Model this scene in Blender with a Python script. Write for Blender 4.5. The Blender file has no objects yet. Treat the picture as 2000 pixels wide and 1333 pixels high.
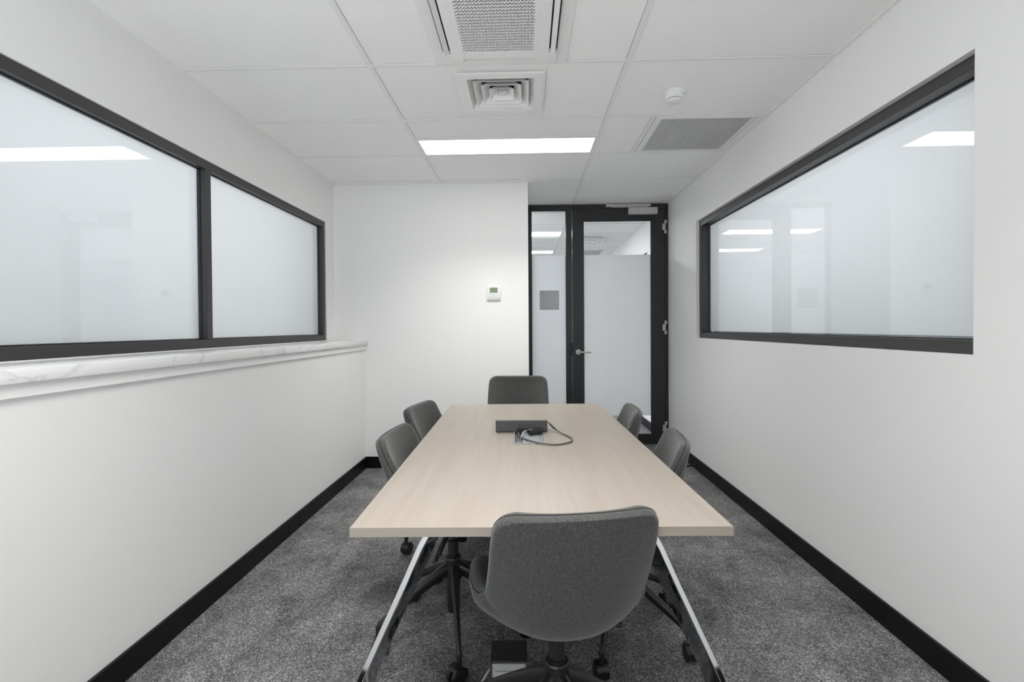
import bpy, bmesh, math, random
from mathutils import Vector, Matrix
random.seed(7)
S = bpy.context.scene
COL = S.collection
PI = math.pi

# ------------------------------------------------------------------ camera
ZC = 1.203
cam_d = bpy.data.cameras.new('camera')
cam_d.sensor_fit = 'HORIZONTAL'; cam_d.sensor_width = 36.0
cam_d.lens = 954.64 * 36.0 / 2000.0
cam_d.shift_y = -(666.5 - 651.576) / 2000.0
cam_d.clip_start = 0.02; cam_d.clip_end = 60
cam = bpy.data.objects.new('camera', cam_d)
COL.objects.link(cam)
right = Vector((0.99956376, 0.02881549, -0.00647815))
fwd = Vector((-0.02889472, 0.99950444, -0.01248848))
upv = Vector((0.00611508, 0.01267021, 0.99990103))
m = Matrix((right, upv, -fwd)).transposed().to_4x4()
m.translation = Vector((0, 0, ZC))
cam.matrix_world = m
S.camera = cam

# ------------------------------------------------------------------ world, view, light
w = bpy.data.worlds.new('world'); S.world = w; w.use_nodes = True
w.node_tree.nodes['Background'].inputs[0].default_value = (0.75, 0.85, 1.0, 1)
w.node_tree.nodes['Background'].inputs[1].default_value = 0.12
S.view_settings.view_transform = 'Standard'
S.view_settings.look = 'None'
S.view_settings.gamma = 1.0
S.view_settings.use_curve_mapping = False
S.view_settings.exposure = 0.46
S.cycles.max_bounces = 14
S.cycles.diffuse_bounces = 9
S.cycles.glossy_bounces = 5
S.cycles.transmission_bounces = 8
S.cycles.transparent_max_bounces = 16
S.cycles.caustics_reflective = False
S.cycles.caustics_refractive = False
LAMP = 4.2          # radiance of the ceiling light panels
DOWN = 12.5         # power of the light each panel throws down
SIDE = 46.0         # power of the lit rooms beyond the frosted windows
DAY = 38.0          # power of the daylight in the window behind the camera

def area(name, loc, rot, sx, sy, power, col):
    d = bpy.data.lights.new(name, 'AREA'); d.shape = 'RECTANGLE'
    d.size = sx; d.size_y = sy; d.energy = power; d.color = col
    o = bpy.data.objects.new(name, d); o.location = loc; o.rotation_euler = rot
    COL.objects.link(o); return o
# daylight coming through the window in the wall behind the camera
area('daylight', (-0.75, -0.95, 1.15), (PI/2 + 0.95, 0, 0), 1.6, 2.1, DAY, (0.93, 0.97, 1.0))
# the beam of the two ceiling panels (microprismatic diffusers: mostly downwards)
for py, pw in ((3.335, 0.72), (0.943, 1.02)):
    area('panel_beam', (-0.1215, py, 2.4311 + 0.002), (0, 0, 0), 1.16, 0.25, DOWN * pw, (1.0, 0.985, 0.955)).data.spread = math.radians(112)
# lit rooms on the other side of the frosted side windows
area('left_room_light', (-2.5, 2.5, 1.85), (0, -PI/2, 0), 0.9, 2.9, SIDE, (0.98, 0.99, 1.0))
area('right_room_light', (2.35, 2.9, 1.85), (0, PI/2, 0), 0.9, 2.6, SIDE, (0.98, 0.99, 1.0))

# ------------------------------------------------------------------ room numbers
H = 2.4311            # underside of the ceiling grid
XL, XLL, XR = -1.6444, -1.3869, 1.4269
YB, YD = 4.157, 4.945
XRET = 0.022
YREAR = -0.9
YEND = 9.4
XCL = -2.2
TEE = [-0.723, 0.480]
ROW0, PITCH = 2.2903, 0.6

# ------------------------------------------------------------------ materials
def new_mat(name):
    mt = bpy.data.materials.new(name); mt.use_nodes = True
    nt = mt.node_tree
    return mt, nt, nt.nodes['Principled BSDF']

def N(nt, typ, **kw):
    n = nt.nodes.new(typ)
    for k, v in kw.items(): setattr(n, k, v)
    return n

def ramp(nt, fac, stops):
    r = N(nt, 'ShaderNodeValToRGB')
    el = r.color_ramp.elements
    el[0].position, el[0].color = stops[0][0], (*stops[0][1], 1)
    el[1].position, el[1].color = stops[-1][0], (*stops[-1][1], 1)
    for p, c in stops[1:-1]:
        e = el.new(p); e.color = (*c, 1)
    nt.links.new(fac, r.inputs[0])
    return r.outputs[0]

def bump(nt, b, h, strength, dist):
    n = N(nt, 'ShaderNodeBump'); n.inputs['Strength'].default_value = strength
    n.inputs['Distance'].default_value = dist
    nt.links.new(h, n.inputs['Height']); nt.links.new(n.outputs[0], b.inputs['Normal'])

def pos(nt, kind='world'):
    if kind == 'world':
        return N(nt, 'ShaderNodeNewGeometry').outputs['Position']
    return N(nt, 'ShaderNodeTexCoord').outputs['Object']

def noise(nt, vec, scale, detail=2.0, rough=0.5, dist=0.0):
    n = N(nt, 'ShaderNodeTexNoise')
    n.inputs['Scale'].default_value = scale; n.inputs['Detail'].default_value = detail
    n.inputs['Roughness'].default_value = rough; n.inputs['Distortion'].default_value = dist
    nt.links.new(vec, n.inputs['Vector'])
    return n.outputs['Fac']

def mapping(nt, vec, scale=(1, 1, 1), rot=(0, 0, 0)):
    n = N(nt, 'ShaderNodeMapping'); n.inputs['Scale'].default_value = scale
    n.inputs['Rotation'].default_value = rot
    nt.links.new(vec, n.inputs['Vector']); return n.outputs[0]

def simple(name, col, rough=0.5, metal=0.0, spec=0.5, nscale=60.0, namp=0.04, bstr=0.0, kind='object'):
    """plain coated surface with a faint procedural mottling"""
    mt, nt, b = new_mat(name)
    f = noise(nt, pos(nt, kind), nscale, 3)
    lo = tuple(c * (1 - namp) for c in col); hi = tuple(min(1, c * (1 + namp)) for c in col)
    nt.links.new(ramp(nt, f, [(0.3, lo), (0.7, hi)]), b.inputs['Base Color'])
    b.inputs['Roughness'].default_value = rough; b.inputs['Metallic'].default_value = metal
    b.inputs['Specular IOR Level'].default_value = spec
    if bstr: bump(nt, b, f, bstr, 0.002)
    return mt

M = {}
M['wall'] = simple('wall_paint', (0.865, 0.865, 0.855), 0.55, spec=0.25, nscale=220, namp=0.012, bstr=0.04, kind='world')
M['white_gloss'] = simple('white_gloss', (0.86, 0.86, 0.85), 0.35, namp=0.01)
M['grid'] = simple('grid_white', (0.86, 0.86, 0.85), 0.45, namp=0.01)
M['plastic'] = simple('white_plastic', (0.82, 0.82, 0.81), 0.4, namp=0.012)
M['plastic_shade'] = simple('pale_grey_plastic', (0.66, 0.66, 0.66), 0.5, namp=0.02)
M['dark'] = simple('dark_void', (0.012, 0.012, 0.013), 0.8, namp=0.1)
M['duct'] = simple('grey_duct', (0.22, 0.22, 0.23), 0.7, namp=0.1)
M['frame'] = simple('charcoal_frame', (0.043, 0.042, 0.042), 0.42, spec=0.5, nscale=300, namp=0.05)
M['doorframe'] = simple('black_frame', (0.019, 0.019, 0.021), 0.38, spec=0.5, nscale=300, namp=0.05)
M['base'] = simple('black_skirting', (0.0025, 0.0025, 0.003), 0.38, spec=0.3, nscale=200, namp=0.05)
M['black'] = simple('black_plastic', (0.013, 0.013, 0.013), 0.38, namp=0.08)
M['black_gloss'] = simple('black_gloss', (0.012, 0.012, 0.013), 0.15, namp=0.05)
M['silver'] = simple('silver_paint', (0.55, 0.55, 0.53), 0.35, metal=0.3, namp=0.03)
M['steel'] = simple('brushed_steel', (0.55, 0.54, 0.52), 0.28, metal=1.0, namp=0.05)
M['alu'] = simple('grommet_aluminium', (0.30, 0.315, 0.33), 0.42, metal=0.2, namp=0.03)
M['chrome'] = simple('polished_aluminium', (0.86, 0.88, 0.92), 0.07, metal=1.0, nscale=4, namp=0.02)
M['graphite'] = simple('graphite_plastic', (0.052, 0.052, 0.056), 0.5, nscale=900, namp=0.12)
M['mark'] = simple('dark_print', (0.018, 0.018, 0.02), 0.4, namp=0.02)
M['greymark'] = simple('grey_print', (0.40, 0.40, 0.40), 0.5, namp=0.02)
M['cable'] = simple('grey_cable', (0.085, 0.085, 0.08), 0.55, nscale=400, namp=0.15)
M['white_cable'] = simple('white_cable', (0.68, 0.66, 0.62), 0.5, namp=0.03)
M['sign'] = simple('grey_sign', (0.52, 0.525, 0.53), 0.45, nscale=500, namp=0.02)
M['lcd'] = simple('green_lcd', (0.19, 0.25, 0.14), 0.25, nscale=90, namp=0.06)
M['smoke_glass'] = simple('dark_lid', (0.03, 0.03, 0.03), 0.3, nscale=30, namp=0.2)
M['amber'] = simple('caster_cap', (0.07, 0.035, 0.018), 0.25, namp=0.2)

def emission(name, col, strength):
    mt = bpy.data.materials.new(name); mt.use_nodes = True; nt = mt.node_tree
    nt.nodes.remove(nt.nodes['Principled BSDF'])
    e = N(nt, 'ShaderNodeEmission'); e.inputs[0].default_value = (*col, 1); e.inputs[1].default_value = strength
    nt.links.new(e.outputs[0], nt.nodes['Material Output'].inputs[0]); return mt
M['lamp'] = emission('light_diffuser', (1.0, 0.985, 0.96), LAMP)
M['lamp_hall'] = emission('light_diffuser_hall', (1.0, 0.985, 0.97), 12.0)

def ceiling_tile_mat():
    mt, nt, b = new_mat('mineral_fibre_tile')
    p = pos(nt)
    v = N(nt, 'ShaderNodeTexVoronoi'); v.inputs['Scale'].default_value = 95
    nt.links.new(p, v.inputs['Vector'])
    pits = ramp(nt, v.outputs['Distance'], [(0.05, (0.35, 0.35, 0.35)), (0.16, (1, 1, 1))])
    n1 = noise(nt, p, 160, 2, 0.6)
    gate = ramp(nt, noise(nt, p, 55, 1), [(0.46, (1, 1, 1)), (0.62, (0, 0, 0))])
    mx = N(nt, 'ShaderNodeMixRGB'); mx.blend_type = 'MIX'
    nt.links.new(gate, mx.inputs[0]); nt.links.new(pits, mx.inputs[1]); mx.inputs[2].default_value = (1, 1, 1, 1)
    base = ramp(nt, n1, [(0.3, (0.91, 0.91, 0.90)), (0.7, (0.945, 0.945, 0.935))])
    mu = N(nt, 'ShaderNodeMixRGB'); mu.blend_type = 'MULTIPLY'; mu.inputs[0].default_value = 0.55
    nt.links.new(base, mu.inputs[1]); nt.links.new(mx.outputs[0], mu.inputs[2])
    nt.links.new(mu.outputs[0], b.inputs['Base Color'])
    b.inputs['Roughness'].default_value = 0.9; b.inputs['Specular IOR Level'].default_value = 0.1
    bump(nt, b, n1, 0.15, 0.002)
    return mt
M['tile'] = ceiling_tile_mat()

def carpet_mat():
    mt, nt, b = new_mat('loop_carpet')
    p = pos(nt)
    oi = N(nt, 'ShaderNodeObjectInfo')
    pm = mapping(nt, p, (1.0, 1.0, 1.0), (0, 0, 0.6))
    v = N(nt, 'ShaderNodeTexVoronoi'); v.inputs['Scale'].default_value = 240
    nt.links.new(pm, v.inputs['Vector'])
    sep = N(nt, 'ShaderNodeSeparateColor'); nt.links.new(v.outputs['Color'], sep.inputs[0])
    fine = ramp(nt, sep.outputs[0], [(0.0, (0.070, 0.070, 0.072)), (0.45, (0.155, 0.154, 0.155)), (0.8, (0.235, 0.232, 0.232)), (1.0, (0.37, 0.365, 0.365))])
    big = noise(nt, mapping(nt, p, (1, 0.75, 1)), 5.5, 5, 0.62, 0.4)
    med = noise(nt, p, 26, 3, 0.6)
    a = N(nt, 'ShaderNodeMath', operation='MULTIPLY_ADD'); nt.links.new(med, a.inputs[0]); a.inputs[1].default_value = 0.35
    nt.links.new(big, a.inputs[2])
    r = N(nt, 'ShaderNodeMath', operation='MULTIPLY_ADD'); nt.links.new(oi.outputs['Random'], r.inputs[0]); r.inputs[1].default_value = 0.07
    nt.links.new(a.outputs[0], r.inputs[2])
    tone = ramp(nt, r.outputs[0], [(0.44, (0.52, 0.52, 0.53)), (0.92, (1.45, 1.45, 1.44))])
    mu = N(nt, 'ShaderNodeMixRGB'); mu.blend_type = 'MULTIPLY'; mu.inputs[0].default_value = 1.0
    nt.links.new(fine, mu.inputs[1]); nt.links.new(tone, mu.inputs[2])
    nt.links.new(mu.outputs[0], b.inputs['Base Color'])
    b.inputs['Roughness'].default_value = 0.95; b.inputs['Specular IOR Level'].default_value = 0.08
    bump(nt, b, v.outputs['Distance'], 0.6, 0.004)
    return mt
M['carpet'] = carpet_mat()

def wood_mat(name, axis):
    mt, nt, b = new_mat(name)
    p = pos(nt, 'object')
    sc = (26, 1.1, 26) if axis == 'y' else (1.1, 26, 26)
    g = noise(nt, mapping(nt, p, sc), 1.6, 6, 0.6, 0.5)
    sc2 = (260, 5, 260) if axis == 'y' else (5, 260, 260)
    g2 = noise(nt, mapping(nt, p, sc2), 1.0, 2, 0.5)
    a = N(nt, 'ShaderNodeMath', operation='MULTIPLY_ADD'); nt.links.new(g2, a.inputs[0]); a.inputs[1].default_value = 0.45
    nt.links.new(g, a.inputs[2])
    c = ramp(nt, a.outputs[0], [(0.46, (0.300, 0.258, 0.216)), (0.72, (0.322, 0.282, 0.242)), (0.98, (0.343, 0.304, 0.265))])
    nt.links.new(c, b.inputs['Base Color'])
    b.inputs['Roughness'].default_value = 0.42; b.inputs['Specular IOR Level'].default_value = 0.35
    bump(nt, b, g2, 0.03, 0.001)
    return mt
M['wood'] = wood_mat('pale_ash_laminate', 'y')
M['woodx'] = wood_mat('pale_ash_edging', 'x')

def fabric_mat():
    mt, nt, b = new_mat('charcoal_wool')
    p = pos(nt, 'object')
    f = noise(nt, p, 420, 2, 0.7)
    f2 = noise(nt, mapping(nt, p, (1, 1, 0.7)), 190, 3, 0.6)
    a = N(nt, 'ShaderNodeMath', operation='MULTIPLY_ADD'); nt.links.new(f2, a.inputs[0]); a.inputs[1].default_value = 0.6
    nt.links.new(f, a.inputs[2])
    c = ramp(nt, a.outputs[0], [(0.5, (0.034, 0.034, 0.033)), (0.82, (0.060, 0.060, 0.058)), (1.15, (0.098, 0.097, 0.094))])
    nt.links.new(c, b.inputs['Base Color'])
    b.inputs['Roughness'].default_value = 0.9; b.inputs['Specular IOR Level'].default_value = 0.15
    b.inputs['Sheen Weight'].default_value = 0.25; b.inputs['Sheen Roughness'].default_value = 0.5
    bump(nt, b, f, 0.25, 0.001)
    return mt
M['fabric'] = fabric_mat()
M['seam'] = simple('dark_seam', (0.012, 0.012, 0.012), 0.9, namp=0.05)

def marble_mat():
    mt, nt, b = new_mat('white_marble')
    p = pos(nt)
    n = noise(nt, mapping(nt, p, (1, 1, 1.5), (0, 0, 0.5)), 2.2, 6, 0.55, 1.3)
    band = N(nt, 'ShaderNodeMath', operation='SUBTRACT'); nt.links.new(n, band.inputs[0]); band.inputs[1].default_value = 0.5
    ab = N(nt, 'ShaderNodeMath', operation='ABSOLUTE'); nt.links.new(band.outputs[0], ab.inputs[0])
    c = ramp(nt, ab.outputs[0], [(0.0, (0.66, 0.66, 0.67)), (0.010, (0.76, 0.76, 0.76)), (0.022, (0.83, 0.83, 0.825))])
    nt.links.new(c, b.inputs['Base Color']); b.inputs['Roughness'].default_value = 0.28
    return mt
M['marble'] = marble_mat()

def glass_mat(name, tint):
    mt = bpy.data.materials.new(name); mt.use_nodes = True; nt = mt.node_tree
    nt.nodes.remove(nt.nodes['Principled BSDF'])
    t = N(nt, 'ShaderNodeBsdfTransparent'); t.inputs[0].default_value = (*tint, 1)
    g = N(nt, 'ShaderNodeBsdfGlossy'); g.inputs['Roughness'].default_value = 0.0
    fr = N(nt, 'ShaderNodeFresnel')
    # the pane is thin and unrefracted: both of its faces reflect like air to glass
    gm = N(nt, 'ShaderNodeNewGeometry'); mr = N(nt, 'ShaderNodeMapRange')
    mr.inputs['To Min'].default_value = 1.5; mr.inputs['To Max'].default_value = 1 / 1.5
    nt.links.new(gm.outputs['Backfacing'], mr.inputs['Value']); nt.links.new(mr.outputs[0], fr.inputs[0])
    mx = N(nt, 'ShaderNodeMixShader')
    nt.links.new(fr.outputs[0], mx.inputs[0]); nt.links.new(t.outputs[0], mx.inputs[1]); nt.links.new(g.outputs[0], mx.inputs[2])
    nt.links.new(mx.outputs[0], nt.nodes['Material Output'].inputs[0]); return mt
M['glass'] = glass_mat('clear_glass', (0.955, 0.965, 0.965))
M['door_glass'] = glass_mat('grey_door_glass', (0.87, 0.89, 0.915))

def film_mat(name, col, trans):
    mt = bpy.data.materials.new(name); mt.use_nodes = True; nt = mt.node_tree
    nt.nodes.remove(nt.nodes['Principled BSDF'])
    d = N(nt, 'ShaderNodeBsdfDiffuse'); t = N(nt, 'ShaderNodeBsdfTranslucent')
    f = noise(nt, pos(nt), 400, 2)
    c = ramp(nt, f, [(0.3, tuple(x * 0.99 for x in col)), (0.7, col)])
    nt.links.new(c, d.inputs[0]); nt.links.new(c, t.inputs[0])
    mx = N(nt, 'ShaderNodeMixShader'); mx.inputs[0].default_value = trans
    nt.links.new(d.outputs[0], mx.inputs[1]); nt.links.new(t.outputs[0], mx.inputs[2])
    nt.links.new(mx.outputs[0], nt.nodes['Material Output'].inputs[0]); return mt
M['film'] = film_mat('frosted_film', (0.825, 0.832, 0.842), 0.45)
M['door_film'] = film_mat('frosted_door_film', (0.91, 0.92, 0.93), 0.5)

# ------------------------------------------------------------------ mesh helpers
class MB:
    def __init__(s): s.v = []; s.f = []; s.mi = []
    def add(s, vs, fs, mi=0):
        o = len(s.v); s.v += [tuple(v) for v in vs]
        s.f += [tuple(i + o for i in f) for f in fs]; s.mi += [mi] * len(fs)
    def box(s, x0, x1, y0, y1, z0, z1, mi=0):
        vs = [(x, y, z) for x in (x0, x1) for y in (y0, y1) for z in (z0, z1)]
        s.add(vs, [(0, 1, 3, 2), (4, 6, 7, 5), (0, 4, 5, 1), (2, 3, 7, 6), (0, 2, 6, 4), (1, 5, 7, 3)], mi)
    def tube(s, pts, r, n=10, cap=True, closed=False):
        pts = [Vector(p) for p in pts]; k = len(pts)
        rs = r if isinstance(r, (list, tuple)) else [r] * k
        vs = []; ref = None
        for i, p in enumerate(pts):
            if closed: t = pts[(i + 1) % k] - pts[i - 1]
            else: t = pts[min(i + 1, k - 1)] - pts[max(i - 1, 0)]
            t.normalize()
            if ref is None:
                ref = t.cross(Vector((0, 0, 1)))
                if ref.length < 1e-3: ref = t.cross(Vector((0, 1, 0)))
            ref = (ref - t * ref.dot(t)).normalized(); b = t.cross(ref)
            for j in range(n):
                a = 2 * PI * j / n
                vs.append(p + (ref * math.cos(a) + b * math.sin(a)) * rs[i])
        fs = []
        for i in range(k if closed else k - 1):
            i2 = (i + 1) % k
            for j in range(n):
                j2 = (j + 1) % n
                fs.append((i * n + j, i * n + j2, i2 * n + j2, i2 * n + j))
        if cap and not closed:
            fs.append(tuple(range(n))[::-1]); fs.append(tuple((k - 1) * n + j for j in range(n)))
        s.add(vs, fs)
    def lathe(s, prof, n=24, mat=None):
        """prof: (r, z) pairs; closed at both ends with caps"""
        vs = []; fs = []
        for r, z in prof:
            for j in range(n):
                a = 2 * PI * j / n; v = Vector((r * math.cos(a), r * math.sin(a), z))
                vs.append(mat @ v if mat else v)
        for i in range(len(prof) - 1):
            for j in range(n):
                j2 = (j + 1) % n
                fs.append((i * n + j, i * n + j2, (i + 1) * n + j2, (i + 1) * n + j))
        fs.append(tuple(range(n))[::-1]); k = len(prof) - 1
        fs.append(tuple(k * n + j for j in range(n)))
        s.add(vs, fs)
    def sweep(s, secs):
        """list of equal-length closed sections (lists of points)"""
        n = len(secs[0]); vs = [p for sec in secs for p in sec]; fs = []
        for i in range(len(secs) - 1):
            for j in range(n):
                j2 = (j + 1) % n
                fs.append((i * n + j, i * n + j2, (i + 1) * n + j2, (i + 1) * n + j))
        fs.append(tuple(range(n))[::-1]); k = len(secs) - 1
        fs.append(tuple(k * n + j for j in range(n)))
        s.add(vs, fs)
    def mesh(s, name, mats, bevel=0, seg=2, smooth=None):
        me = bpy.data.meshes.new(name); me.from_pydata(s.v, [], s.f)
        bm = bmesh.new(); bm.from_mesh(me)
        for f, i in zip(bm.faces, s.mi): f.material_index = i
        bmesh.ops.recalc_face_normals(bm, faces=bm.faces)
        if bevel:
            bmesh.ops.bevel(bm, geom=list(bm.edges), offset=bevel, segments=seg, profile=0.5, affect='EDGES', clamp_overlap=True)
        bm.to_mesh(me); bm.free()
        for mm in (mats if isinstance(mats, (list, tuple)) else [mats]): me.materials.append(mm)
        if smooth is not None:
            for p in me.polygons: p.use_smooth = True
            me.set_sharp_from_angle(angle=math.radians(smooth))
        return me
    def obj(s, name, mats, parent=None, bevel=0, seg=2, smooth=None):
        return link(name, s.mesh(name, mats, bevel, seg, smooth), parent)

def link(name, data, parent=None, loc=(0, 0, 0)):
    o = bpy.data.objects.new(name, data); COL.objects.link(o)
    if parent: o.parent = parent
    o.location = loc
    return o

def tag(o, label=None, cat=None, group=None, kind=None):
    if label: o['label'] = label
    if cat: o['category'] = cat
    if group: o['group'] = group
    if kind: o['kind'] = kind
    return o

def thing(name, label, cat, loc=(0, 0, 0), rz=0.0, group=None, kind=None):
    o = bpy.data.objects.new(name, None); COL.objects.link(o)
    o.location = loc; o.rotation_euler = (0, 0, rz); o.empty_display_size = 0.05
    return tag(o, label, cat, group, kind)

def bx(name, x0, x1, y0, y1, z0, z1, mat, parent=None, bevel=0.0, seg=2):
    b = MB(); b.box(x0, x1, y0, y1, z0, z1)
    return b.obj(name, mat, parent, bevel, seg, 40 if bevel else None)

def copy_tree(o, parent=None):
    c = o.copy(); COL.objects.link(c)
    if parent: c.parent = parent
    for ch in list(o.children): copy_tree(ch, c)
    return c

# ------------------------------------------------------------------ floor
fl = bx('floor', XCL, XR + 0.15, YREAR - 0.1, YEND, -0.06, -0.009, M['dark'])
tag(fl, 'grey loop pile carpet tile floor with heathered patches', 'floor', kind='structure')
tile_meshes = {}
def carpet_piece(x0, x1, y0, y1):
    if x1 - x0 < 0.02 or y1 - y0 < 0.02: return
    key = (round(x1 - x0, 3), round(y1 - y0, 3))
    if key not in tile_meshes:
        b = MB(); hx, hy = key[0] / 2 - 0.0004, key[1] / 2 - 0.0004
        b.box(-hx, hx, -hy, hy, -0.009, 0.0)
        tile_meshes[key] = b.mesh('carpet_tile', M['carpet'])
    link('carpet_tile', tile_meshes[key], fl, ((x0 + x1) / 2, (y0 + y1) / 2, 0))
xs = [XLL - 0.02] + [-1.17 + 0.5 * i for i in range(6)] + [XR + 0.02]
ys = [YREAR, -0.42] + [0.08 + 0.5 * i for i in range(19)]
for i in range(len(xs) - 1):
    for j in range(len(ys) - 1):
        carpet_piece(xs[i], xs[i + 1], ys[j], min(ys[j + 1], YEND))

# ------------------------------------------------------------------ ceiling
ce = bx('ceiling', XCL, XR + 0.15, YREAR - 0.1, YEND, H + 0.10, H + 0.16, M['dark'])
tag(ce, 'white suspended ceiling of mineral fibre tiles in a metal grid', 'ceiling', kind='structure')
ZONES = [(XL, XR, YREAR, YB), (XRET, XR, YB, YD + 0.04), (XCL, XR, YD + 0.045, YEND)]
def ctile(x0, x1, y0, y1, hole=None):
    for zx0, zx1, zy0, zy1 in ZONES:
        a0, a1, b0, b1 = max(x0, zx0), min(x1, zx1), max(y0, zy0), min(y1, zy1)
        if a1 - a0 < 0.012 or b1 - b0 < 0.012: continue
        b = MB(); z0, z1 = H + 0.004, H + 0.02
        if hole:
            hx0, hx1, hy0, hy1 = hole
            b.box(a0, hx0, b0, b1, z0, z1); b.box(hx1, a1, b0, b1, z0, z1)
            b.box(hx0, hx1, b0, hy0, z0, z1); b.box(hx0, hx1, hy1, b1, z0, z1)
        else: b.box(a0, a1, b0, b1, z0, z1)
        b.obj('ceiling_tile', M['tile'], ce)
def tee(name, x0, x1, y0, y1):
    for zx0, zx1, zy0, zy1 in ZONES:
        a0, a1, b0, b1 = max(x0, zx0), min(x1, zx1), max(y0, zy0), min(y1, zy1)
        if a1 - a0 < 0.006 or b1 - b0 < 0.006: continue
        b = MB(); b.box(a0, a1, b0, b1, H, H + 0.0035)
        if a1 - a0 > b1 - b0: b.box(a0, a1, (b0 + b1) / 2 - .002, (b0 + b1) / 2 + .002, H + .0035, H + .035)
        else: b.box((a0 + a1) / 2 - .002, (a0 + a1) / 2 + .002, b0, b1, H + .0035, H + .035)
        b.obj(name, M['grid'], ce)
T = 0.012; G = 0.0012
cols = [(XCL, TEE[0] - T), (TEE[0] + T, TEE[1] - T), (TEE[1] + T, XR)]
for tx in TEE: tee('main_tee', tx - T, tx + T, YREAR, YEND)
tee('main_tee', -1.935, -1.911, YD + 0.045, YEND)
rows = [ROW0 + PITCH * k for k in range(-6, 13)]
AC = (-0.412, 0.195, 1.662, 2.274)
DIF = (-0.340, 0.103, 2.350, 2.803)
DIFC = (0.66, 1.10, 6.66, 7.04)
for k, y in enumerate(rows):
    y0, y1 = y + T, y + PITCH - T
    for ci, (x0, x1) in enumerate(cols):
        tee('cross_tee', x0, x1, y - T, y + T)
        g0, g1, h0, h1 = x0 + G, x1 - G, y0 + G * 0.2, y1 - G
        kk = k - 6
        if ci == 1 and kk == -1:
            ctile(g0, AC[0], h0, h1); ctile(AC[1], g1, h0, h1); ctile(AC[0], AC[1], h0, AC[2]); continue
        if ci == 1 and kk == 0:
            ctile(g0, g1, h0, h1, (DIF[0] + .05, DIF[1] - .05, DIF[2] + .05, DIF[3] - .05)); continue
        if ci == 1 and kk == 1:
            tee('cross_tee', x0, x1, 3.168, 3.192); ctile(g0, g1, h0, 3.167); continue
        if ci == 1 and kk == -3:
            tee('cross_tee', x0, x1, y + .294, y + .318); ctile(g0, g1, h0, y + .293); continue
        if ci == 2 and kk == 1:
            tee('cross_tee', 0.745, 0.769, y0, y1); ctile(g0, 0.744, h0, h1); continue
        ctile(g0, g1, h0, h1)

# perimeter angle trims
def trim(name, x0, x1, y0, y1):
    tag(bx(name, x0, x1, y0, y1, H - 0.001, H + 0.012, M['grid']), 'thin white wall angle along the ceiling edge, ' +
        {'trim_1': 'left wall', 'trim_2': 'right wall', 'trim_3': 'back wall', 'trim_4': 'side of the door recess'}[name], 'trim', kind='structure')
trim('trim_1', XL, XL + 0.022, YREAR, YB)
trim('trim_2', XR - 0.022, XR, YREAR, YD)
trim('trim_3', XL + 0.022, XRET, YB - 0.022, YB)
trim('trim_4', XRET, XRET + 0.018, YB, YD)

# ------------------------------------------------------------------ walls
ZT = H + 0.1
WZ0, WZ1 = 1.105, 2.078          # window openings
LW = (1.0, 3.990); RW = (1.602, 4.145)
b = MB()
b.box(XL - 0.14, XLL, YREAR, YB, -0.05, 1.022)
b.box(XL - 0.14, XL, YREAR, LW[0], 1.022, ZT); b.box(XL - 0.14, XL, LW[1], YB, 1.022, ZT)
b.box(XL - 0.14, XL, LW[0], LW[1], 1.022, WZ0); b.box(XL - 0.14, XL, LW[0], LW[1], WZ1, ZT)
tag(b.obj('wall_left', M['wall']), 'white painted left wall, thicker below the marble sill', 'wall', kind='structure')
b = MB()
b.box(XR, XR + 0.14, YREAR, RW[0], -0.05, ZT); b.box(XR, XR + 0.14, RW[1], YD + 0.04, -0.05, ZT)
b.box(XR, XR + 0.14, RW[0], RW[1], -0.05, WZ0); b.box(XR, XR + 0.14, RW[0], RW[1], WZ1, ZT)
tag(b.obj('wall_right', M['wall']), 'white painted right wall with a recessed window', 'wall', kind='structure')
b = MB()
b.box(XL - 0.14, XRET, YB, YB + 0.12, -0.05, ZT); b.box(XRET - 0.1, XRET, YB + 0.12, YD + 0.04, -0.05, ZT)
tag(b.obj('wall_back', M['wall']), 'white painted back wall left of the black door', 'wall', kind='structure')
RWIN = (-1.55, 0.05, 0.1, 2.2)
b = MB(); y0, y1 = YREAR - 0.1, YREAR
b.box(XL - 0.14, RWIN[0], y0, y1, -0.05, ZT); b.box(RWIN[1], XR + 0.14, y0, y1, -0.05, ZT)
b.box(RWIN[0], RWIN[1], y0, y1, -0.05, RWIN[2]); b.box(RWIN[0], RWIN[1], y0, y1, RWIN[3], ZT)
tag(b.obj('wall_rear', M['wall']), 'white painted wall behind the camera with a wide window', 'wall', kind='structure')
b = MB(); a, c, z0, z1 = RWIN
b.box(a, a + .05, y0, y0 + .06, z0, z1); b.box(c - .05, c, y0, y0 + .06, z0, z1)
b.box(a + .05, c - .05, y0, y0 + .06, z0, z0 + .05); b.box(a + .05, c - .05, y0, y0 + .06, z1 - .05, z1)
tag(b.obj('window_5', M['frame']), 'charcoal frame of the window behind the camera', 'window', kind='structure')

# hallway beyond the door
b = MB()
b.box(XR, XR + 0.14, YD + 0.04, 5.80, -0.05, ZT); b.box(XR, XR + 0.14, 8.4, YEND, -0.05, ZT)
b.box(XR, XR + 0.14, 5.80, 8.4, -0.05, WZ0); b.box(XR, XR + 0.14, 5.80, 8.4, WZ1, ZT)
b.box(XCL, XR + 0.14, YEND, YEND + 0.1, -0.05, ZT); b.box(XCL - 0.1, XCL, YD + 0.04, YEND + 0.1, -0.05, ZT)
b.box(XCL, XRET - 0.1, YD - 0.02, YD + 0.04, -0.05, ZT)
tag(b.obj('wall_hallway', M['wall']), 'white hallway walls seen through the clear band of the door glass', 'wall', kind='structure')

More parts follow.
